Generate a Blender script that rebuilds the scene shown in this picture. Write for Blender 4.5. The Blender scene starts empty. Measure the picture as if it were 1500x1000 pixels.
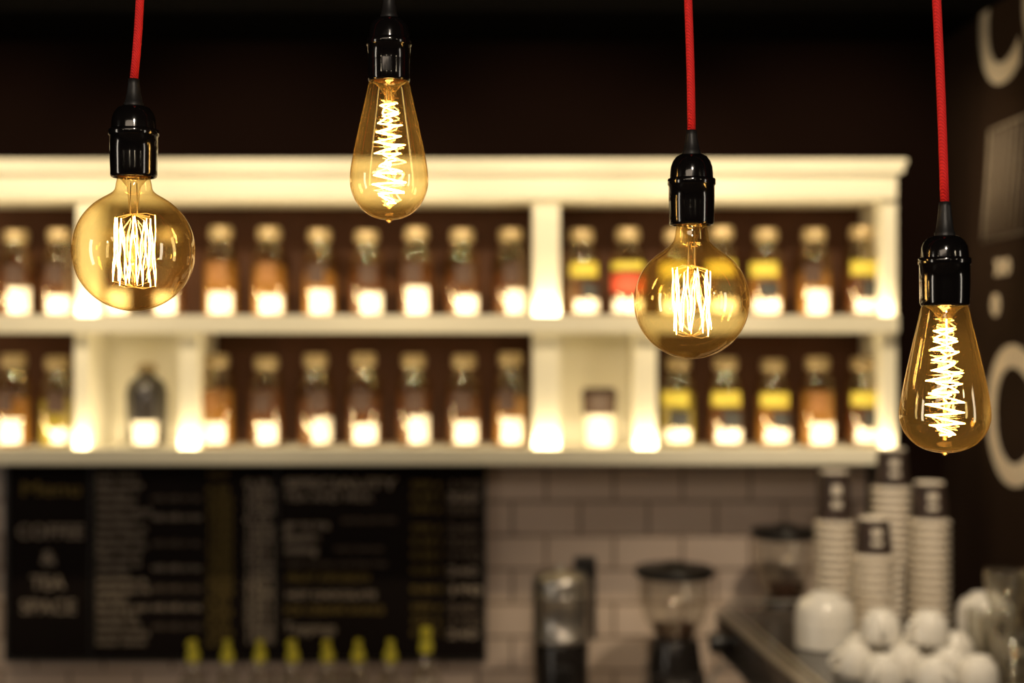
import bpy, math, random
from mathutils import Vector, Matrix
random.seed(7)
S=0.00048; CZ=1.7
scene=bpy.context.scene
try:
    scene.view_settings.view_transform='Standard'; scene.view_settings.look='None'
except Exception: pass

# ---------- materials ----------
def newmat(name):
    m=bpy.data.materials.new(name); m.use_nodes=True
    nt=m.node_tree; nt.nodes.clear()
    out=nt.nodes.new('ShaderNodeOutputMaterial')
    return m,nt,out
def pmat(name,col,rough=.5,metal=0,noise=0,nscale=20,bump=0,bscale=60,coat=0,spec=.5):
    m,nt,out=newmat(name)
    b=nt.nodes.new('ShaderNodeBsdfPrincipled')
    b.inputs['Base Color'].default_value=(*col,1); b.inputs['Roughness'].default_value=rough
    b.inputs['Metallic'].default_value=metal; b.inputs['Coat Weight'].default_value=coat
    b.inputs['Specular IOR Level'].default_value=spec
    nt.links.new(b.outputs[0],out.inputs[0])
    tc=nt.nodes.new('ShaderNodeTexCoord')
    if noise:
        n=nt.nodes.new('ShaderNodeTexNoise'); n.inputs['Scale'].default_value=nscale; n.inputs['Detail'].default_value=5
        nt.links.new(tc.outputs['Object'],n.inputs['Vector'])
        r=nt.nodes.new('ShaderNodeMapRange'); r.inputs[3].default_value=1-noise; r.inputs[4].default_value=1+noise
        nt.links.new(n.outputs[0],r.inputs[0])
        v=nt.nodes.new('ShaderNodeVectorMath'); v.operation='SCALE'; v.inputs[0].default_value=col
        nt.links.new(r.outputs[0],v.inputs['Scale']); nt.links.new(v.outputs[0],b.inputs['Base Color'])
    if bump:
        n=nt.nodes.new('ShaderNodeTexNoise'); n.inputs['Scale'].default_value=bscale
        nt.links.new(tc.outputs['Object'],n.inputs['Vector'])
        bp=nt.nodes.new('ShaderNodeBump'); bp.inputs['Strength'].default_value=bump; bp.inputs['Distance'].default_value=.002
        nt.links.new(n.outputs[0],bp.inputs['Height']); nt.links.new(bp.outputs[0],b.inputs['Normal'])
    return m
def thinglass(name,c0,c1,haze=0,hazecol=(1,.74,.32),base=.07,pw=3.0,hk=3.5):
    # thin-walled glass: tinted transmission + Schlick reflection, identical from both sides
    m,nt,out=newmat(name); N=nt.nodes.new; L=nt.links.new
    lw=N('ShaderNodeLayerWeight'); lw.inputs[0].default_value=.5
    mx=N('ShaderNodeMix'); mx.data_type='RGBA'
    p1=N('ShaderNodeMath'); p1.operation='POWER'; p1.inputs[1].default_value=pw
    L(lw.outputs['Facing'],p1.inputs[0]); L(p1.outputs[0],mx.inputs[0])
    mx.inputs[6].default_value=(*c0,1); mx.inputs[7].default_value=(*c1,1)
    tr=N('ShaderNodeBsdfTransparent'); L(mx.outputs[2],tr.inputs[0])
    sh=tr.outputs[0]
    if haze:
        tl=N('ShaderNodeBsdfTranslucent'); tl.inputs[0].default_value=(*hazecol,1)
        df=N('ShaderNodeBsdfDiffuse'); df.inputs[0].default_value=(*hazecol,1)
        m0=N('ShaderNodeMixShader'); m0.inputs[0].default_value=.5; L(tl.outputs[0],m0.inputs[1]); L(df.outputs[0],m0.inputs[2])
        ms=N('ShaderNodeMixShader')
        hz=N('ShaderNodeMapRange'); hz.inputs[3].default_value=haze; hz.inputs[4].default_value=haze*hk
        L(p1.outputs[0],hz.inputs[0]); L(hz.outputs[0],ms.inputs[0])
        L(sh,ms.inputs[1]); L(m0.outputs[0],ms.inputs[2]); sh=ms.outputs[0]
    p5=N('ShaderNodeMath'); p5.operation='POWER'; p5.inputs[1].default_value=5; L(lw.outputs['Facing'],p5.inputs[0])
    mr=N('ShaderNodeMapRange'); mr.inputs[3].default_value=base; mr.inputs[4].default_value=.85; L(p5.outputs[0],mr.inputs[0])
    gl=N('ShaderNodeBsdfGlossy'); gl.inputs['Roughness'].default_value=.012; gl.inputs[0].default_value=(1,.93,.78,1)
    ms=N('ShaderNodeMixShader'); L(mr.outputs[0],ms.inputs[0]); L(sh,ms.inputs[1]); L(gl.outputs[0],ms.inputs[2])
    L(ms.outputs[0],out.inputs[0]); return m
def emat(name,col,st):
    m,nt,out=newmat(name); e=nt.nodes.new('ShaderNodeEmission'); e.inputs[0].default_value=(*col,1); e.inputs[1].default_value=st
    nt.links.new(e.outputs[0],out.inputs[0]); return m

M={}
M['blackgloss']=pmat('black_bakelite',(.005,.004,.004),.13,coat=.5)
M['rubber']=pmat('black_rubber',(.010,.009,.009),.45)
M['brass']=pmat('warm_brass',(.8,.45,.15),.25,1)
M['wire']=pmat('support_wire',(.75,.6,.4),.3,1)
M['amber']=thinglass('amber_bulb_glass',(.975,.90,.64),(.50,.31,.07),haze=.019,base=.12,pw=4.0,hk=6)
M['stem']=thinglass('stem_glass',(.97,.93,.85),(.8,.62,.35),haze=.06)
M['fil']=emat('hot_filament',(1,.58,.19),62)
M['reflglobe']=emat('added_globe_glow',(1,.82,.55),20)  # emission of the added globes behind the camera
M['jarglass']=thinglass('jar_glass',(.93,.86,.68),(.75,.52,.22))
M['clear']=thinglass('clear_glass',(.96,.96,.94),(.6,.57,.52),haze=.03,hazecol=(.9,.85,.8),base=.14)
M['cream']=pmat('cream_painted_wood',(.83,.785,.64),.45,noise=.06,nscale=8)
M['brown']=pmat('dark_wood_back',(.062,.023,.009),.6,noise=.3,nscale=9,spec=.2)
M['beans']=pmat('coffee_beans',(.075,.026,.008),.5,noise=.5,nscale=120,bump=.6,bscale=220)
M['tea']=pmat('tea_leaves',(.22,.11,.025),.7,noise=.5,nscale=120,bump=.6,bscale=220)
M['herb']=pmat('green_tea_leaves',(.20,.18,.035),.7,noise=.5,nscale=120,bump=.6,bscale=220)
M['label']=pmat('white_paper_label',(.62,.57,.48),.6,noise=.5,nscale=60)
M['dlabel']=pmat('brown_print_label',(.04,.017,.009),.6)
M['olabel']=pmat('orange_print_label',(.20,.085,.02),.6)
M['ylabel']=pmat('yellow_paper_label',(.46,.38,.05),.55,noise=.35,nscale=50)
M['rlabel']=pmat('red_paper_label',(.40,.05,.02),.55)
M['klabel']=pmat('black_print_label',(.012,.012,.012),.5)
M['lid']=pmat('jar_lid',(.42,.32,.17),.3,.4)
M['steel']=pmat('brushed_steel',(.58,.54,.49),.34,.9,noise=.05,nscale=40)
M['dark']=pmat('dark_plastic',(.012,.010,.009),.35)
M['darkm']=pmat('dark_enamel',(.02,.016,.014),.25,coat=.3)
M['white']=pmat('white_porcelain',(.88,.84,.77),.15,coat=.4)
M['paper']=pmat('white_paper_cup',(.80,.71,.59),.6)
M['print']=pmat('brown_cup_print',(.045,.026,.02),.6,noise=.9,nscale=45)
M['board']=pmat('chalkboard_black',(.010,.006,.005),.75,noise=.35,nscale=5,spec=.15)
M['chalk']=pmat('chalk_white',(.40,.33,.26),.9,noise=.3,nscale=60)
M['chalkd']=pmat('chalk_faint',(.15,.115,.085),.9,noise=.3,nscale=60)
M['chalkw']=pmat('chalk_wall_white',(.88,.76,.60),.9,noise=.2,nscale=60)
M['chalky']=pmat('chalk_yellow',(.22,.155,.04),.9,noise=.3,nscale=60)
M['lime']=pmat('yellow_pourer_plastic',(.90,.80,.06),.35)
M['wallb']=pmat('dark_brown_paint',(.0065,.0025,.0016),.9,noise=.2,nscale=3,spec=.06)
M['wallr']=pmat('chalk_wall_paint',(.027,.014,.008),.9,noise=.3,nscale=4,spec=.12)
M['ceil']=pmat('black_ceiling_paint',(.0020,.0015,.0013),.95,noise=.2,nscale=3,spec=.05)
M['stone']=pmat('counter_stone',(.55,.47,.38),.3,noise=.12,nscale=14)
M['wood']=pmat('cabinet_wood',(.10,.05,.025),.45,noise=.3,nscale=7)
m,nt,out=newmat('red_braided_textile')
b=nt.nodes.new('ShaderNodeBsdfPrincipled'); b.inputs['Roughness'].default_value=.75
tc=nt.nodes.new('ShaderNodeTexCoord'); w=nt.nodes.new('ShaderNodeTexWave'); w.inputs['Scale'].default_value=260; w.bands_direction='DIAGONAL'
cr=nt.nodes.new('ShaderNodeValToRGB'); cr.color_ramp.elements[0].color=(.70,.008,.008,1); cr.color_ramp.elements[1].color=(1,.02,.018,1)
bp=nt.nodes.new('ShaderNodeBump'); bp.inputs['Strength'].default_value=.4; bp.inputs['Distance'].default_value=.0005
L=nt.links.new
L(tc.outputs['Object'],w.inputs['Vector']); L(w.outputs[1],cr.inputs[0]); L(cr.outputs[0],b.inputs['Base Color']); L(w.outputs[1],bp.inputs['Height']); L(bp.outputs[0],b.inputs['Normal']); L(b.outputs[0],out.inputs[0])
M['cord']=m
def tilemat(name,c1,c2,mortar,bw,rh,axis='XZ',rough=.18):
    m,nt,out=newmat(name); N=nt.nodes.new; L=nt.links.new
    b=N('ShaderNodeBsdfPrincipled'); b.inputs['Roughness'].default_value=rough
    tc=N('ShaderNodeTexCoord'); sp=N('ShaderNodeSeparateXYZ'); cb=N('ShaderNodeCombineXYZ')
    L(tc.outputs['Object'],sp.inputs[0]); L(sp.outputs[axis[0]],cb.inputs[0]); L(sp.outputs[axis[1]],cb.inputs[1])
    br=N('ShaderNodeTexBrick'); br.inputs['Scale'].default_value=1
    br.inputs['Brick Width'].default_value=bw; br.inputs['Row Height'].default_value=rh
    br.inputs['Mortar Size'].default_value=.004; br.inputs['Mortar Smooth'].default_value=.2
    br.inputs['Color1'].default_value=(*c1,1); br.inputs['Color2'].default_value=(*c2,1); br.inputs['Mortar'].default_value=(*mortar,1)
    L(cb.outputs[0],br.inputs['Vector']); L(br.outputs[0],b.inputs['Base Color'])
    bp=N('ShaderNodeBump'); bp.invert=True; bp.inputs['Strength'].default_value=.6; bp.inputs['Distance'].default_value=.003
    L(br.outputs['Fac'],bp.inputs['Height']); L(bp.outputs[0],b.inputs['Normal']); L(b.outputs[0],out.inputs[0]); return m
M['tile']=tilemat('subway_tile',(.74,.60,.51),(.69,.56,.47),(.27,.19,.14),.165,.082)
M['floor']=tilemat('floor_tile',(.12,.09,.07),(.10,.075,.06),(.03,.02,.02),.4,.4,'XY',.4)

# ---------- mesh builder ----------
class B:
    def __init__(s): s.v=[];s.f=[];s.m=[];s.sm=[];s.mats=[]
    def mi(s,k):
        if k not in s.mats: s.mats.append(k)
        return s.mats.index(k)
    def lathe(s,prof,mat,c=(0,0,0),n=32,a0=0,a1=2*math.pi,tilt=None,smooth=True):
        full=abs(a1-a0-2*math.pi)<1e-6; k=s.mi(mat); base=len(s.v); cols=n if full else n+1
        for (r,z) in prof:
            for i in range(cols):
                a=a0+(a1-a0)*i/n
                p=Vector((r*math.cos(a),r*math.sin(a),z))
                if tilt: p=tilt@p
                s.v.append((p.x+c[0],p.y+c[1],p.z+c[2]))
        for j in range(len(prof)-1):
            for i in range(n):
                i2=(i+1)%cols if full else i+1
                s.f.append((base+j*cols+i,base+j*cols+i2,base+(j+1)*cols+i2,base+(j+1)*cols+i)); s.m.append(k); s.sm.append(smooth)
    def box(s,x0,x1,y0,y1,z0,z1,mat,rot=None,c=(0,0,0)):
        k=s.mi(mat); b=len(s.v)
        for z in (z0,z1):
            for (x,y) in ((x0,y0),(x1,y0),(x1,y1),(x0,y1)):
                p=Vector((x,y,z))
                if rot: p=rot@p
                s.v.append((p.x+c[0],p.y+c[1],p.z+c[2]))
        for q in ((3,2,1,0),(4,5,6,7),(0,1,5,4),(1,2,6,5),(2,3,7,6),(3,0,4,7)):
            s.f.append(tuple(b+i for i in q)); s.m.append(k); s.sm.append(False)
    def tube(s,path,r,mat,n=8,closed=False):
        k=s.mi(mat); b=len(s.v); pts=[Vector(p) for p in path]; up=None; N=len(pts)
        rr=r if isinstance(r,(list,tuple)) else [r]*N
        for i,p in enumerate(pts):
            t=(pts[min(i+1,N-1)]-pts[max(i-1,0)])
            if closed: t=pts[(i+1)%N]-pts[i-1]
            if t.length<1e-9: t=Vector((0,0,1))
            t.normalize()
            if up is None:
                up=Vector((0,1,0)) if abs(t.y)<.9 else Vector((1,0,0))
            up=(up-t*up.dot(t)); up.normalize(); sd=t.cross(up)
            for j in range(n):
                a=2*math.pi*j/n; q=p+(up*math.cos(a)+sd*math.sin(a))*rr[i]; s.v.append(tuple(q))
        for i in range(N if closed else N-1):
            i2=(i+1)%N
            for j in range(n):
                j2=(j+1)%n
                s.f.append((b+i*n+j,b+i*n+j2,b+i2*n+j2,b+i2*n+j)); s.m.append(k); s.sm.append(True)
        if not closed:
            s.f.append(tuple(b+j for j in range(n-1,-1,-1))); s.m.append(k); s.sm.append(True)
            s.f.append(tuple(b+(N-1)*n+j for j in range(n))); s.m.append(k); s.sm.append(True)
    def mesh(s,name):
        me=bpy.data.meshes.new(name); me.from_pydata(s.v,[],s.f); 
        for k in s.mats: me.materials.append(M[k])
        me.polygons.foreach_set('material_index',s.m); me.polygons.foreach_set('use_smooth',s.sm); me.update(); return me
    def obj(s,name,bevel=0):
        o=bpy.data.objects.new(name,s.mesh(name)); scene.collection.objects.link(o)
        if bevel:
            md=o.modifiers.new('bevel','BEVEL'); md.width=bevel; md.segments=2; md.limit_method='ANGLE'; md.angle_limit=math.radians(50)
        return o
def inst(me,name,loc,rz=0,sc=(1,1,1)):
    o=bpy.data.objects.new(name,me); scene.collection.objects.link(o); o.location=loc; o.rotation_euler=(0,0,rz); o.scale=sc; return o

# ---------- room ----------
YB=3.46; XR=1.05; CE=2.43
def room(name,a,mat):
    b=B(); b.box(*a,mat); return b.obj(name)
room('floor',(-3.1,3.1,-3.1,YB+.1,-.1,0),'floor')
room('ceiling',(-3.1,3.1,-3.1,YB+.1,CE,CE+.1),'ceil')
room('wall_back',(-3.1,XR+.1,YB,YB+.1,0,CE),'wallb')
room('wall_left',(-3.1,-3.0,-3.1,YB,0,CE),'wallb')
room('wall_right',(XR,XR+.1,1.7,YB,0,CE),'wallr')
room('wall_return',(XR+.1,3.1,1.7,1.8,0,CE),'wallb')
room('wall_side',(3.0,3.1,-3.0,1.7,0,CE),'wallb')
room('wall_front',(-3.0,3.1,-3.1,-3.0,0,CE),'wallb')
room('trim_backsplash',(-3.0,.86,YB-.012,YB,.86,1.46),'tile')

# ---------- display shelf ----------
D=3.2
def X(x,d=D): return (x-750)*S*d
def Z(y,d=D): return CZ-(y-500)*S*d
XL=-2.0
zt=Z(234); zc=Z(290); zm1=Z(464); zm0=Z(487); zb1=Z(659); zb0=Z(680)
xr=X(1316)
b=B()
DP=3.235
YK=YB-.002
b.box(XL,xr,D,YK,zm0,zm1,'cream'); b.box(XL,xr,D,YK,zb0,zb1,'cream')
b.box(XL,xr,D-.006,D,zm0,zm1+.004,'cream'); b.box(XL,xr,D-.006,D,zb0,zb1+.004,'cream')
b.box(XL,xr,D+.01,YK,zc,zt-.02,'cream')
b.box(XL,xr+.010,D-.012,YK,zt-.03,zt-.012,'cream')
b.box(XL,xr+.015,D-.020,YK,zt-.012,zt,'cream')
def post(x0,x1,z0,z1): b.box(X(x0,DP),X(x1,DP),DP,YK-.02,z0,z1,'cream')
post(1292,1314,zb1,zc)
post(781,820,zm1,zc); post(112,142,zm1,zc)
post(781,820,zb1,zm0); post(108,130,zb1,zm0); post(262,290,zb1,zm0); post(930,962,zb1,zm0)
b.box(XL,xr,YK-.02,YK,zb1,zc,'brown')
for a0,a1 in ((130,262),(820,930)):
    b.box(X(a0,DP),X(a1,DP),YK-.03,YK-.02,zb1,zm0,'cream')
b.obj('display_shelf',bevel=.002)

# ---------- jars ----------
def jar(content,style,R=.041,H=.208,lidk='lid'):
    b=B()
    b.lathe([(0,.002),(R*.9,.002),(R,.008),(R,H*.62),(R*.95,H*.70),(R*.74,H*.78),(R*.62,H*.83),(R*.60,H*.88)],'jarglass',n=28)
    h=H*random.uniform(.50,.62)
    b.lathe([(0,.006),(R*.86,.006),(R*.94,.012),(R*.94,h),(R*.5,h+.006),(0,h+.007)],content,n=24)
    b.lathe([(R*.64,H*.86),(R*.68,H*.87),(R*.68,H*.975),(R*.60,H),(0,H)],lidk,n=28)
    b.lathe([(R*.68,H*.905),(R*.71,H*.91),(R*.71,H*.925),(R*.68,H*.93)],lidk,n=28)
    f=-math.pi/2
    if style=='plain':
        a=random.uniform(-.5,.0)
        b.lathe([(R*1.015,.010),(R*1.015,H*random.uniform(.18,.34))],'label',n=12,a0=f+a,a1=f+1.0)
        b.lathe([(R*1.02,H*.38),(R*1.02,H*.60)],random.choice(['dlabel','dlabel','olabel']),n=12,a0=f-.5,a1=f+.5)
    if style=='yellow':
        b.lathe([(R*1.015,H*.46),(R*1.015,H*.62)],'ylabel',n=14,a0=f-1.0,a1=f+.8)
        b.lathe([(R*1.02,H*.22),(R*1.02,H*.40)],'klabel',n=12,a0=f-.3,a1=f+.9)
        b.lathe([(R*1.015,.012),(R*1.015,H*.20)],'label',n=12,a0=f-.7,a1=f+1.0)
    if style=='redband':
        b.lathe([(R*1.015,H*.28),(R*1.015,H*.48)],'rlabel',n=14,a0=f-1.1,a1=f+1.1)
        b.lathe([(R*1.015,H*.53),(R*1.015,H*.62)],'ylabel',n=14,a0=f-1.1,a1=f+1.1)
        b.lathe([(R*1.015,.012),(R*1.015,H*.2)],'label',n=12,a0=f-.9,a1=f+1.0)
    return b.mesh('storage_jar')
plains=[jar(k,'plain') for k in ('beans','tea','beans','tea','beans','beans','tea','beans')]
herbs=[jar('herb','plain'),jar('herb','plain')]
yel=[jar('beans','yellow'),jar('tea','yellow'),jar('herb','yellow')]; redj=jar('beans','redband')
DJ=3.315
def pj(x,z,me,sc=1): 
    inst(me,'storage_jar',(X(x,DJ),DJ+random.uniform(-.006,.006),z+.0005),random.uniform(-.4,.35),(1,1,sc*random.uniform(.97,1.02)))
for i,x in enumerate((-35,25,88,170,245,323,395,468,537,610,677,748)): pj(x,zm1,plains[(i*5)%8])
for i,x in enumerate((852,920,990,1057,1122,1192,1262)): pj(x,zm1,redj if i==1 else (plains[3] if i==5 else yel[i%3]))
for i,x in enumerate((-45,22,85)): pj(x,zb1,herbs[0] if i==2 else plains[i+2],1.03)
for i,x in enumerate((318,390,462,533,606,680,748)): pj(x,zb1,plains[(i*3+1)%8],1.03)
for i,x in enumerate((993,1062,1133,1197,1265)): pj(x,zb1,plains[1] if i==3 else yel[(i+2)%3],1.0)
b=B()
b.lathe([(0,.001),(.034,.001),(.040,.006),(.046,.07),(.048,.125),(.040,.15),(.024,.16),(.018,.165),(.017,.178)],'darkm',n=32)
b.lathe([(.0425,.008),(.0475,.06)],'label',n=12,a0=-math.pi/2-.5,a1=-math.pi/2+.8)
b.lathe([(.021,.172),(.023,.174),(.023,.186),(.012,.193),(0,.194)],'lid',n=24)
b.obj('liqueur_bottle').location=(X(215,DJ),DJ,zb1+.0005)
b=B()
b.lathe([(0,.001),(.033,.001),(.036,.004),(.039,.075)],'label',n=32)
b.lathe([(.039,.075),(.040,.115),(.043,.116),(.043,.122),(.039,.126),(.037,.135),(0,.136)],'dlabel',n=32)
b.obj('coffee_tin').location=(X(878,DJ),DJ,zb1+.0005)

# ---------- menu board ----------
DB=3.415
b=B()
def bx(x0,x1,y0,y1,mat,d0,d1): b.box(X(x0,DB),X(x1,DB),d0,d1,Z(y1,DB),Z(y0,DB),mat)
bx(8,712,682,968,'board',DB,YB-.013)
bx(8,13,682,968,'dark',DB-.008,DB); bx(707,712,682,968,'dark',DB-.008,DB)
bx(131,135,682,968,'dark',DB-.006,DB); bx(404,408,682,968,'dark',DB-.006,DB); bx(8,712,963,968,'dark',DB-.008,DB)
board=b.obj('menu_chalkboard')
def text(s,x,y,h,mat,parent,name='chalk_lettering',pitch=None,d=DB,wpx=None,off=.0004):
    c=bpy.data.curves.new(name,'FONT'); c.body=s; c.size=h*S*d/.7; c.extrude=.0008; c.offset=off
    if pitch: c.space_line=pitch/(h/.7)
    o=bpy.data.objects.new(name,c); scene.collection.objects.link(o); c.materials.append(M[mat])
    o.rotation_euler=(math.pi/2,0,0); o.location=(X(x,d),d-.0012,Z(y+h,d)); o.parent=parent
    if wpx:
        bpy.context.view_layer.update(); w=o.dimensions.x
        if w>0: o.scale.x=wpx*S*d/w
    return o
text('Menu',30,705,20,'chalky',board,wpx=85)
text('COFFEE',25,768,20,'chalk',board,wpx=96,off=.0005); text('&',60,806,20,'chalk',board,wpx=22,off=.0005)
text('TEA',45,842,20,'chalk',board,wpx=50,off=.0005); text('SPACE',30,878,20,'chalk',board,wpx=80,off=.0005)
words='espresso latte mocha americano cappuccino filter flatwhite ristretto macchiato lungo raf cocoa matcha'.split()
def lines(n,a,bb): return '\n'.join((' '.join(random.choice(words) for _ in range(5)))[:random.randint(a,bb)] for _ in range(n))
text(lines(20,10,13),141,692,9,'chalk',board,pitch=12.8,wpx=82)
for y,k in ((724,'chalkd'),(752,'chalk'),(790,'chalkd'),(826,'chalk'),(856,'chalkd'),(884,'chalk'),(912,'chalkd')): text('with milk or ice',222,y,9,k,board,wpx=72)
text('HOT',305,690,10,'chalky',board)
text('\n'.join(random.choice(['1500','2200','0.30','1800']) for _ in range(16)),303,712,9,'chalky',board,pitch=15,wpx=38)
text('\n'.join(random.choice(['1500','220 l','0.35','1800']) for _ in range(18)),358,702,10,'chalk',board,pitch=13.5,wpx=44)
text('SPECIALITY',417,700,15,'chalk',board,wpx=165,off=.001); text('TEA AND MILK',417,722,11,'chalk',board,wpx=130)
text('green tea\njasmine\noolong',417,762,12,'chalk',board,pitch=18,off=.001)
text('sencha and mint',500,756,9,'chalkd',board,wpx=80); text('mint lemon',490,798,9,'chalkd',board,wpx=70)
text('with honey and berries',417,820,9,'chalkd',board,wpx=150)
text('FRUIT INFUSION',420,840,10,'chalky',board,wpx=120); text('HOT CHOCOLATE',420,866,10,'chalk',board,wpx=130)
text('ICE CREAM SHAKE',417,888,10,'chalky',board,wpx=145); text('Toppings',417,912,15,'chalk',board,wpx=75)
for y in (704,722,740,768,788,808,830,858,884,904,922):
    text(random.choice(['0.30 l','0.45 l','250 g']),602,y,9,'chalky',board,wpx=44)
    text(random.choice(['180','240','320']),655,y,12,'chalk' if y%4 else 'chalkd',board,wpx=45,off=.0008)

# ---------- counters ----------
CT=.86
b=B()
b.box(-2.6,.40,2.86,YB-.015,CT-.04,CT,'stone'); b.box(-2.6,.40,2.90,YB-.015,.1,CT-.04,'wood'); b.box(-2.6,.40,2.96,YB-.015,0,.1,'dark')
for i in range(6):
    x0=-2.58+i*.495; b.box(x0,x0+.47,2.885,2.90,.13,CT-.06,'wood'); b.tube([(x0+.15,2.865,CT-.12),(x0+.32,2.865,CT-.12)],.006,'steel')
b.obj('back_counter',bevel=.003)
b=B()
b.box(.405,XR-.003,1.95,YB-.015,CT-.04,CT,'stone'); b.box(.43,XR-.003,1.98,YB-.015,.1,CT-.04,'wood'); b.box(.49,XR-.003,2.0,YB-.015,0,.1,'dark')
b.obj('side_counter',bevel=.003)

# ---------- espresso machine ----------
MT=1.13
rot=Matrix.Rotation(math.radians(4),3,'Z'); c=(.50,2.24,0)
b=B()
Lm=.78; W=.44
b.box(0,W,0,Lm,CT+.03,CT+.06,'steel',rot,c)
b.box(.12,W,0.01,Lm-.01,CT+.06,MT-.07,'darkm',rot,c)
b.box(-.01,W,-.01,Lm+.01,MT-.09,MT-.008,'darkm',rot,c)
b.box(-.012,.012,-.012,Lm+.012,MT-.008,MT,'steel',rot,c)
b.box(.012,W,-.012,Lm+.012,MT-.008,MT,'darkm',rot,c)
for (fx,fy) in ((.04,.04),(.4,.04),(.04,Lm-.04),(.4,Lm-.04)):
    p=rot@Vector((fx,fy,0)); b.lathe([(.02,CT+.0005),(.015,CT+.03)],'dark',(p.x+c[0],p.y+c[1],0),n=12)
rail=[(0.004,0.004),(W-.01,.004),(W-.01,Lm-.005),(0.004,Lm-.005)]
pts=[]
for i in range(4):
    a=Vector(rail[i]);e=Vector(rail[(i+1)%4])
    for t in (0.03,.5,.97):
        q=a.lerp(e,t); p=rot@Vector((q.x,q.y,0)); pts.append((p.x+c[0],p.y+c[1],MT+.018))
b.tube(pts,.003,'steel',closed=True)
for p in pts: b.tube([(p[0],p[1],MT-.002),(p[0],p[1],MT+.018)],.0025,'steel',6)
for fy in (.2,.5):
    p=rot@Vector((.06,fy,0)); g=(p.x+c[0],p.y+c[1],0)
    b.lathe([(0,MT-.15),(.036,MT-.15),(.036,MT-.11),(.03,MT-.085)],'steel',g,n=24)
    b.tube([(g[0]-.02,g[1],MT-.14),(g[0]-.07,g[1],MT-.145),(g[0]-.15,g[1],MT-.15)],[.008,.012,.014],'dark',10)
for fy in (.05,.69):
    p=rot@Vector((-.01,fy,0)); g=(p.x+c[0],p.y+c[1])
    b.tube([(g[0],g[1],MT-.05),(g[0]-.035,g[1],MT-.05)],.02,'dark',14)
    b.tube([(g[0]+.01,g[1],MT-.08),(g[0]-.03,g[1],MT-.12),(g[0]-.045,g[1],MT-.22)],.004,'steel',8)
b.obj('espresso_machine',bevel=.002)

# ---------- grinders ----------
def grinder(x,d,ytop,wpx):
    s=S*d; cx=(x-750)*s; zt=CZ-(ytop-500)*s; R=wpx*s/2; b=B(); h=zt-CT
    b.lathe([(0,h),(R*.25,h),(R*.3,h-.008),(R,h-.012),(R*1.03,h-.02),(R*1.0,h-.032),(R*.96,h-.033)],'dark',n=36)
    b.lathe([(R*.90,h-.03),(R*.90,h-.08),(R*.78,h-.12),(R*.48,h-.165),(R*.44,h-.175)],'clear',n=36)
    b.lathe([(0,h-.138),(R*.58,h-.137),(R*.42,h-.165)],'beans',n=30)
    b.lathe([(R*.45,h-.165),(R*.62,h-.17),(R*.66,h-.20),(R*.72,h-.235),(R*.72,h-.25)],'darkm',n=32)
    b.box(-R*.72,R*.72,-R*.7,R*.9,.03,h-.235,'darkm'); b.box(-R*.85,R*.85,-R*1.4,R*1.0,.0005,.03,'dark')
    b.box(-R*.3,R*.3,-R*1.1,-R*.7,h-.30,h-.255,'steel'); b.tube([(-.02,-R*.7,.10),(-.02,-R*1.4,.105)],.004,'steel'); b.tube([(.02,-R*.7,.10),(.02,-R*1.4,.105)],.004,'steel')
    return b.obj('coffee_grinder',bevel=.003),(cx,d,CT)
for a in ((988,3.12,822,114),(1150,3.24,766,98)):
    o,l=grinder(*a); o.location=l
b=B(); h=CZ-(826-500)*S*3.12-CT; R=.063
b.lathe([(0,h),(.012,h),(.016,h-.006),(.012,h-.012),(R*.8,h-.018),(R*.96,h-.028),(R,h-.036),(R,h-.060)],'steel',n=40)
b.lathe([(R,h-.060),(R*1.05,h-.062),(R*1.05,h-.072),(R,h-.075),(R*.98,h-.150),(R*1.03,h-.153),(R*1.03,h-.163),(R*.9,h-.168)],'steel',n=40)
b.lathe([(R*.9,h-.168),(R*.95,h-.18),(R*.92,.06),(R*1.0,.03),(R*1.1,.0005),(0,.0005)],'darkm',n=40)
b.box(.03,.078,.02,.07,h-.17,h+.008,'dark'); b.box(.0,.06,.0,.06,.02,h-.1,'dark')
b.box(-.02,.02,-R-.03,-R*.7,h-.24,h-.21,'dark')
o=b.obj('coffee_brewer',bevel=.002); o.location=((822-750)*S*3.12,3.12,CT)

# ---------- syrup bottles ----------
def syr(hh,k=1):
    b=B()
    b.lathe([(0,.0005),(.03,.0005),(.033,.006),(.033,hh*.50),(.026,hh*.60),(.014,hh*.68),(.013,hh*.80)],'clear',n=24)
    b.lathe([(0,.004),(.029,.004),(.030,hh*.35),(0,hh*.35)],'tea',n=20)
    b.lathe([(.0135,hh*.78),(.0145,hh*.79),(.0145,hh*.86),(.010,hh*.90),(.007*k,hh*.93),(.008*k,hh),(0,hh)],'lime',n=16)
    b.tube([(0,0,hh*.97),(.0,-.02,hh*1.0),(0,-.032,hh*.97)],.0055*k,'lime',8)
    return b.mesh('syrup_bottle')
d=3.02; zt0=CZ-(937-500)*S*d-CT
ms=syr(zt0); ml=syr(zt0+.025,1.6)
for i,x in enumerate((283,333,381,429,480,525,572,624)):
    inst(ml if i==7 else ms,'syrup_bottle',((x-750)*S*d,d,CT),random.uniform(-.3,.3))

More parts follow.
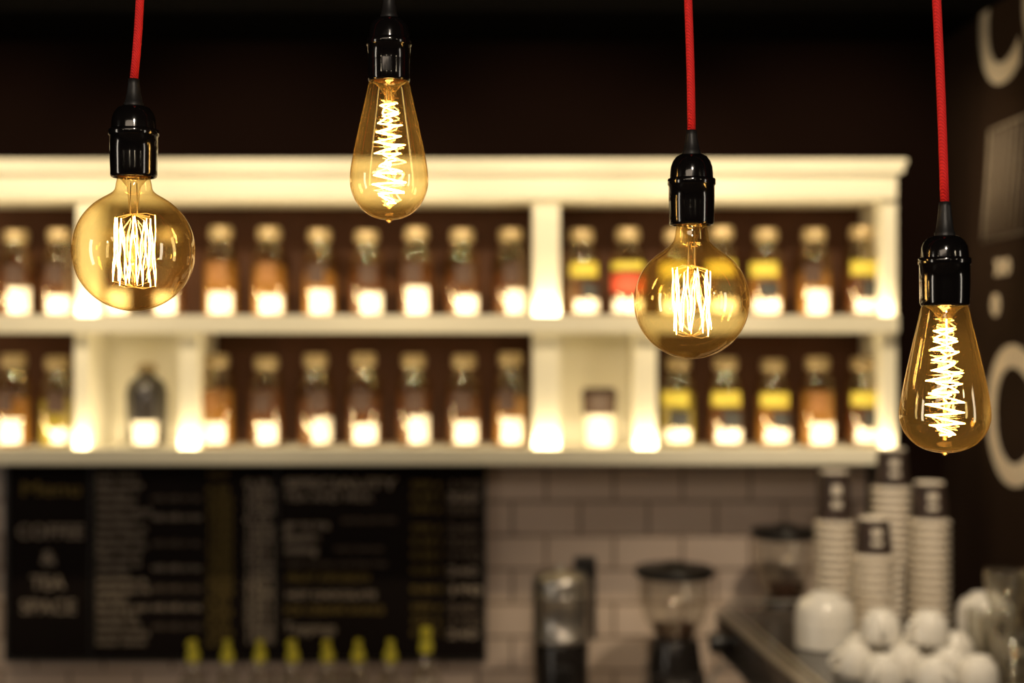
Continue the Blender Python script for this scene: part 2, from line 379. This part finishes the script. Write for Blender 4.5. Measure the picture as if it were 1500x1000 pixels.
# ---------- cups ----------
def stack(x,ytop,yrib,d):
    s=S*d; b=B(); zt=CZ-(ytop-500)*s-MT; zr=CZ-(yrib-500)*s-MT
    b.lathe([(0,zt-.006),(.026,zt-.006),(.0265,zt),(.028,zt),(.029,zt-.003)],'paper',n=32)
    b.lathe([(.029,zt-.003),(.036,zr+.010)],'print',n=32)
    f=-math.pi/2
    zz0=zt-.003; zz1=zr+.010
    for u0,u1 in ((.25,.45),(.58,.72)):
        b.lathe([(.029+.007*u0+.0005,zz0+(zz1-zz0)*u0),(.029+.007*u1+.0005,zz0+(zz1-zz0)*u1)],'paper',n=8,a0=f-.35,a1=f+.25)
    b.lathe([(.036,zr+.010),(.0375,zr+.004)],'paper',n=32)
    pr=[]; z=zr+.004
    while z>.010:
        pr+=[(.0360,z),(.0415,z-.0005),(.0422,z-.0025),(.0415,z-.0045),(.0360,z-.005)]; z-=.0155
    pr+=[(.0405,.001)]
    b.lathe(pr,'paper',n=32)
    o=b.obj('paper_cup_stack'); o.location=((x-750)*s,d,MT+.0008)
for a in ((1222,690,768,2.93),(1280,758,818,2.72),(1306,657,718,2.95),(1361,706,766,2.80)): stack(*a)
def cupmesh(R,H,handle=True):
    b=B()
    b.lathe([(R*.93,.001),(R,0.0),(R*1.02,.002),(R*1.0,H*.3),(R*.94,H*.62),(R*.80,H*.84),(R*.62,H*.93),(R*.60,H),(R*.52,H),(R*.50,H*.95),(0,H*.94)],'white',n=32)
    b.lathe([(R*.93,.001),(R*.92,H*.3),(R*.84,H*.62),(R*.6,H*.85),(0,H*.88)],'white',n=32)
    if handle:
        pts=[(R*.93+math.sin(t)*R*.5,0,H*.22+(1-math.cos(t))*H*.24) for t in [i*math.pi/8 for i in range(9)]]
        b.tube(pts,.004,'white',8)
    return b.mesh('coffee_cup')
cs=cupmesh(.034,.052)
def put(me,name,x,y,z,r=0): inst(me,name,(x,y,z+.0008),r)
for (x,y,r) in ((.585,2.43,3.5),(.665,2.41,5.2),(.745,2.42,2),(.62,2.51,1),(.705,2.495,.4),(.785,2.52,1.7),(.61,2.34,4.2),(.69,2.32,5),(.765,2.335,3)):
    put(cs,'coffee_cup',x,y,MT,r)
for (x,y,r) in ((.635,2.45,4.6),(.715,2.44,3.6)):
    put(cs,'coffee_cup',x,y,MT+.0535,r)
def bowls(n,R=.056):
    b=B()
    for i in range(n):
        z=i*.017
        b.lathe([(R*.95,z),(R,z+.001),(R*1.01,z+.003),(R,z+.005),(R*.985,z+.025),(R*.93,z+.042),(R*.78,z+.054),(R*.55,z+.058),(R*.53,z+.064),(R*.47,z+.064),(R*.44,z+.059),(0,z+.058)],'white',n=36)
    return b.mesh('bowl_stack')
inst(bowls(3),'bowl_stack',(.585,2.66,MT+.001)); inst(bowls(3,.052),'bowl_stack',(.885,2.66,MT+.001)); 
def tumb():
    b=B(); 
    b.lathe([(0,.006),(.022,.003),(.026,.001),(.028,.02),(.026,.028),(.034,.045),(.036,.085),(.0365,.09),(.035,.088),(.033,.046),(.024,.030),(.022,.012),(0,.011)],'clear',n=28)
    return b.mesh('glass_tumbler')
tm=tumb()
for (x,y) in ((.832,2.36),(.840,2.45),(.850,2.545)): put(tm,'glass_tumbler',x,y,MT)
put(tm,'glass_tumbler',.836,2.405,MT+.091)

# ---------- chalk lettering on side wall ----------
art=bpy.data.objects.new('chalk_wall_art',None); scene.collection.objects.link(art); art.location=(XR,2.9,1.7)
bpy.context.view_layer.update()
def wtext(s,xp,ytop,hpx,off=.006):
    d=XR/((xp-750)*S); h=hpx*S*d
    c=bpy.data.curves.new('chalk_letter','FONT'); c.body=s; c.size=h/.7; c.extrude=.0008; c.offset=off
    o=bpy.data.objects.new('chalk_letter',c); scene.collection.objects.link(o); c.materials.append(M['chalkw'])
    o.rotation_euler=(math.pi/2,0,-math.pi/2); o.parent=art; o.matrix_parent_inverse=art.matrix_world.inverted()
    o.location=(XR-.0015,d,Z(ytop+hpx,d)); return o
wtext('COF',1434,-40,175,.005); wtext('CUP',1444,505,190,.005); wtext('x o',1460,372,30,.003); wtext('o',1454,420,40,.004)
b=B()
for i in range(13):
    y0=3.16-i*.035
    b.tube([(XR-.001,y0,Z(345,3.1)),(XR-.001,y0-.05,Z(195,3.1))],.002,'chalk',4)
b.tube([(XR-.001,3.17,Z(350,3.1)),(XR-.001,3.12,Z(190,3.1)),(XR-.001,2.65,Z(190,3.1)),(XR-.001,2.65,Z(350,3.1))],.0035,'chalk',4,closed=True)
o=b.obj('hatched_letter'); o.parent=art; o.matrix_parent_inverse=art.matrix_world.inverted()

# ---------- pendant bulbs ----------
def catmull(pts,n=6):
    out=[]
    for i in range(len(pts)-1):
        p0=pts[max(i-1,0)];p1=pts[i];p2=pts[i+1];p3=pts[min(i+2,len(pts)-1)]
        for k in range(n):
            t=k/n
            out.append(tuple(.5*((2*p1[j])+(-p0[j]+p2[j])*t+(2*p0[j]-5*p1[j]+4*p2[j]-p3[j])*t*t+(-p0[j]+3*p1[j]-3*p2[j]+p3[j])*t**3) for j in range(2)))
    out.append(tuple(pts[-1])); return out
def pendant(name,ax,d,ys,yd,yr,yb,w,kind,cordtop,cy=0,R=0,y_bot=0,y_wide=0,hw=0,seed=1):
    rnd=random.Random(seed)
    s=S*d; b=B(); ox=(ax-750)*s
    z=lambda y:-(y-yb)*s
    f=w/36
    def L(lst,mat,n=48): b.lathe([(r*s,z(y)) for r,y in lst],mat,n=n)
    L([(5.5*f,ys),(8*f,ys+1),(8.5*f,ys+8),(10*f,(ys+yd)/2),(12.5*f,yd-6),(14*f,yd-4),(14*f,yd+2)],'rubber',32)
    hh=yr-yd
    L([(13*f,yd),(17*f,yd+.5),(23*f,yd+.10*hh),(28*f,yd+.28*hh),(31*f,yd+.5*hh),(32*f,yd+.75*hh),(32.5*f,yr-1)],'blackgloss')
    L([(32.5*f,yr-1),(35.2*f,yr),(36*f,yr+1.5),(36*f,yr+8),(35.2*f,yr+9.5),(34.3*f,yr+10),(34.3*f,yr+.5*(yb-yr)),(33.8*f,yb-12),(33.6*f,yb-4),(32.5*f,yb-.8),(31*f,yb),(29.5*f,yb-1),(28.5*f,yb-12),(0,yb-14)],'blackgloss')
    L([(24*f,yb-13),(25*f,yb-9),(24*f,yb-6),(24.5*f,yb-2)],'brass')
    if kind=='globe':
        nr=.285*R; prof=[(nr*.92,yb-6),(nr*.95,yb+2),(nr*1.0,yb+8)]
        th0=math.asin(.50); 
        y1=cy-R*math.cos(th0)
        prof+= [(nr*1.14,(yb+8)*.45+y1*.55)]
        pr=catmull(prof+[(R*math.sin(th0),y1)],5)[:-1]
        for i in range(0,41):
            t=th0+(math.pi-th0)*i/40; pr.append((max(R*math.sin(t),.01),cy-R*math.cos(t)))
        L(pr,'amber',72)
        ft=cy-.56*R; fb=cy+.58*R; fr=.33*R
        stem_end=ft-.05*R
        L([(nr*.9,yb+1),(.20*R,yb+4),(.11*R,yb+14),(.075*R,stem_end-6),(.09*R,stem_end),(.05*R,stem_end+3),(.03*R,stem_end+4)],'stem',24)
        b.tube([(0,0,z(stem_end)),(0,0,z(fb+4))],.03*R*s,'stem',8)
        # squirrel-cage filament: one continuous wire zig-zagging hook to hook
        n=10; path=[]
        hooks=[]
        for i in range(n):
            a=2*math.pi*i/n+rnd.uniform(-.12,.12)
            k1=fr*rnd.uniform(.82,1.05)
            hooks.append((math.cos(a)*k1*s,math.sin(a)*k1*s,z(ft+rnd.uniform(-3,5)),1))
            a+=math.pi/n+rnd.uniform(-.12,.12); k2=fr*rnd.uniform(.85,1.1)
            hooks.append((math.cos(a)*k2*s,math.sin(a)*k2*s,z(fb+rnd.uniform(-8,3)),0))
        for i in range(len(hooks)-1):
            p=Vector(hooks[i][:3]); q=Vector(hooks[i+1][:3]); 
            for j in range(10):
                t=j/10; wob=1.5*math.sin(j*.9+i*2)*math.sin(t*math.pi)
                e=p.lerp(q,t); path.append((e.x+wob*s,e.y,e.z))
        path.append(hooks[-1][:3])
        b.tube(path,.62*s,'fil',5)
        for (hx,hy,hz,up) in hooks:
            zc_=z(stem_end) if up else z(fb+2); dz=3*s if up else -3*s
            b.tube([(0,0,zc_),(hx*.6,hy*.6,hz+dz),(hx,hy,hz)],.45*s,'wire',4)
        for sg in (-1,1): b.tube([(sg*.05*R*s,0,z(yb+8)),(sg*.06*R*s,0,z(stem_end)),(sg*fr*.8*s,0,z(ft))],.8*s,'wire',6)
    else:
        H=y_bot-yb; yw=y_wide
        pts=[(hw*.44,yb-6),(hw*.50,yb),(hw*.54,yb+.05*(yw-yb)),(hw*.59,yb+.15*(yw-yb)),(hw*.72,yb+.38*(yw-yb)),(hw*.86,yb+.64*(yw-yb)),(hw*.965,yb+.86*(yw-yb)),(hw,yw+2)]
        r=y_bot-4-yw
        for t in (.18,.36,.54,.70,.84,.94): pts.append((hw*math.cos(t*math.pi/2)**.9,yw+r*math.sin(t*math.pi/2)))
        pts+=[(7,y_bot-4.5),(4.5,y_bot-2.5),(3,y_bot-.5),(.01,y_bot)]
        L(catmull(pts,5),'amber',72)
        ft=yb+.14*H; fb=yb+.88*H
        L([(hw*.42,yb+1),(hw*.30,yb+5),(hw*.13,yb+.09*H),(hw*.10,yb+.14*H),(hw*.14,yb+.17*H),(hw*.05,yb+.185*H)],'stem',24)
        b.tube([(0,0,z(yb+.17*H)),(0,0,z(fb+4))],.045*hw*s,'stem',8)
        def rad(t): return hw*(.22+.21*min(1,t*2.0))*(1-.35*max(0,t-.85)/.15)
        n=21
        for ph,stp in ((.3,math.radians(158)),(1.8,math.radians(-164))):
            path=[]
            for j in range(n):
                a0=ph+stp*j; a1=ph+stp*(j+1)
                for k in range(6):
                    u=k/6; t=(j+u)/n; q0=rad(t)*rnd.uniform(.97,1.03)
                    x0,y0=math.cos(a0)*q0,math.sin(a0)*q0; x1,y1=math.cos(a1)*q0,math.sin(a1)*q0
                    px=x0*(1-u)+x1*u; py=y0*(1-u)+y1*u
                    l=math.hypot(x1-x0,y1-y0); nx,ny=-(y1-y0)/l,(x1-x0)/l
                    bow=hw*.10*math.sin(u*math.pi)
                    path.append(((px+nx*bow)*s,(py+ny*bow)*s,z(ft+(fb-ft)*t+4*(u-.5)*(1 if j%2 else -1))))
            b.tube(path,.82*s,'fil',5)
        for j in range(8):
            t=.06+j*.125; zz=z(ft+(fb-ft)*t); a=j*1.1
            b.tube([(0,0,zz),(rad(t)*math.cos(a)*s,rad(t)*math.sin(a)*s,zz)],.5*s,'wire',4)
        for sg in (-1,1): b.tube([(sg*3*s,0,z(yb+.06*H)),(sg*4*s,0,z(yb+.15*H)),(sg*hw*.2*s,0,z(ft+3))],.8*s,'wire',6)
    zb_w=Z(yb,d); ztop=CE-zb_w
    x_top=(cordtop-ax)*s; z0=z(ys+4); zf=z(0) if ys>20 else z(-60)
    path=[]
    for i in range(25):
        t=i/24; zz=z0+(ztop-.012-z0)*t
        u=(zz-z0)/(zf-z0); 
        path.append((x_top*(u if u<1 else 1+.5*(u-1))+ .9*s*math.sin(u*3.1),0,zz))
    b.tube(path,6.2*f*s,'cord',12)
    e=path[-1]
    b.lathe([(.008,ztop-.045),(.02,ztop-.035),(.045,ztop-.012),(.048,ztop-.001),(0,ztop-.001)],'blackgloss',(e[0],0,0),n=32)
    o=b.obj(name); o.location=(ox,d,zb_w); return o
pendant('pendant_globe_bulb',196,1.11,115,155,190,260,36,'globe',205,cy=367,R=88.5,seed=2)
pendant('pendant_globe_bulb',1013,1.13,190,226,262,330,35,'globe',1008,cy=441,R=84.5,seed=5)
pendant('pendant_teardrop_bulb',570,1.12,-16,26,58,120,33,'st',573,y_bot=326,y_wide=262,hw=57.5,seed=3)
pendant('pendant_teardrop_bulb',1384,1.07,295,345,378,448,38,'st',1372,y_bot=667,y_wide=606,hw=65,seed=4)

# ---------- added glowing globes behind the camera, for specular dots on bulbs and sockets ----------
for (lx,ly) in ((-1.3,-.4),(1.25,-.3),(-.5,-1.5),(.7,-1.7)):
    b=B(); R=.055
    b.lathe([(max(R*math.sin(math.pi*i/16),.0001),-R*math.cos(math.pi*i/16)) for i in range(17)],'reflglobe',n=24)
    b.lathe([(.02,R-.006),(.022,R+.03),(.0,R+.032)],'blackgloss',n=20)
    b.tube([(0,0,R+.03),(0,0,CE-2.15-.001)],.004,'rubber',8)
    o=b.obj('added_reflection_globe'); o.location=(lx,ly,2.15)

# ---------- lights ----------
def area(name,loc,rot,sx,sy,p,col=(1,.72,.38)):
    l=bpy.data.lights.new(name,'AREA'); l.shape='RECTANGLE'; l.size=sx; l.size_y=sy; l.energy=p; l.color=col
    o=bpy.data.objects.new(name,l); scene.collection.objects.link(o); o.location=loc; o.rotation_euler=rot; return o
for z0 in (zm1,zb1):
    area('led_strip_light',((XL+xr)/2,D+.012,z0+.006),(math.radians(125),0,0),xr-XL-.02,.008,6.4,(1,.80,.48))
def spot(loc,tgt,p,ang,blend=.6,col=(1,.79,.49),r=.03):
    l=bpy.data.lights.new('added_spot','SPOT'); l.energy=p; l.spot_size=math.radians(ang); l.spot_blend=blend; l.color=col; l.shadow_soft_size=r
    o=bpy.data.objects.new('added_spot_light',l); scene.collection.objects.link(o); o.location=loc
    o.rotation_euler=(Vector(tgt)-Vector(loc)).to_track_quat('-Z','Y').to_euler(); return o
for x in (-1.3,-.6,.1,.75): spot((x,2.5,2.36),(x,3.22,1.98),34,72,.8)  # added spots out of frame, brighten the cornice and shelf posts
area('added_room_fill',(-.6,-.6,2.38),(math.radians(25),0,0),1.2,.6,8,(1,.80,.60))  # added general fill behind the camera, no fixture there
area('added_side_strip',(-2.7,.2,1.6),(0,math.radians(-90),0),1.6,.35,12,(1,.88,.72))  # added tall strip light for the socket streaks, no window built
area('added_side_strip_b',(2.7,-.2,1.6),(0,math.radians(90),0),1.6,.35,10,(1,.88,.72))  # opposite added strip, streaks the other side of the sockets
spot((.60,1.95,2.36),(.74,2.65,1.1),44,70,.6,(1,.82,.58))  # added spot to brighten the cups on the machine
spot((.1,-.2,2.36),(.0,1.12,1.93),28,75,.8,(1,.85,.68),.06)  # added front light for the red cords, also fills shelf and tiles
w=bpy.data.worlds.new('world'); scene.world=w; w.use_nodes=True
w.node_tree.nodes['Background'].inputs[0].default_value=(1,.8,.6,1); w.node_tree.nodes['Background'].inputs[1].default_value=.01

cam=bpy.data.cameras.new('camera'); co=bpy.data.objects.new('camera',cam); scene.collection.objects.link(co)
co.location=(0,0,CZ); co.rotation_euler=(math.pi/2,0,0); cam.lens=50; cam.sensor_width=36; cam.clip_start=.02
cam.dof.use_dof=True; cam.dof.focus_distance=1.105; cam.dof.aperture_fstop=3.4
scene.camera=co
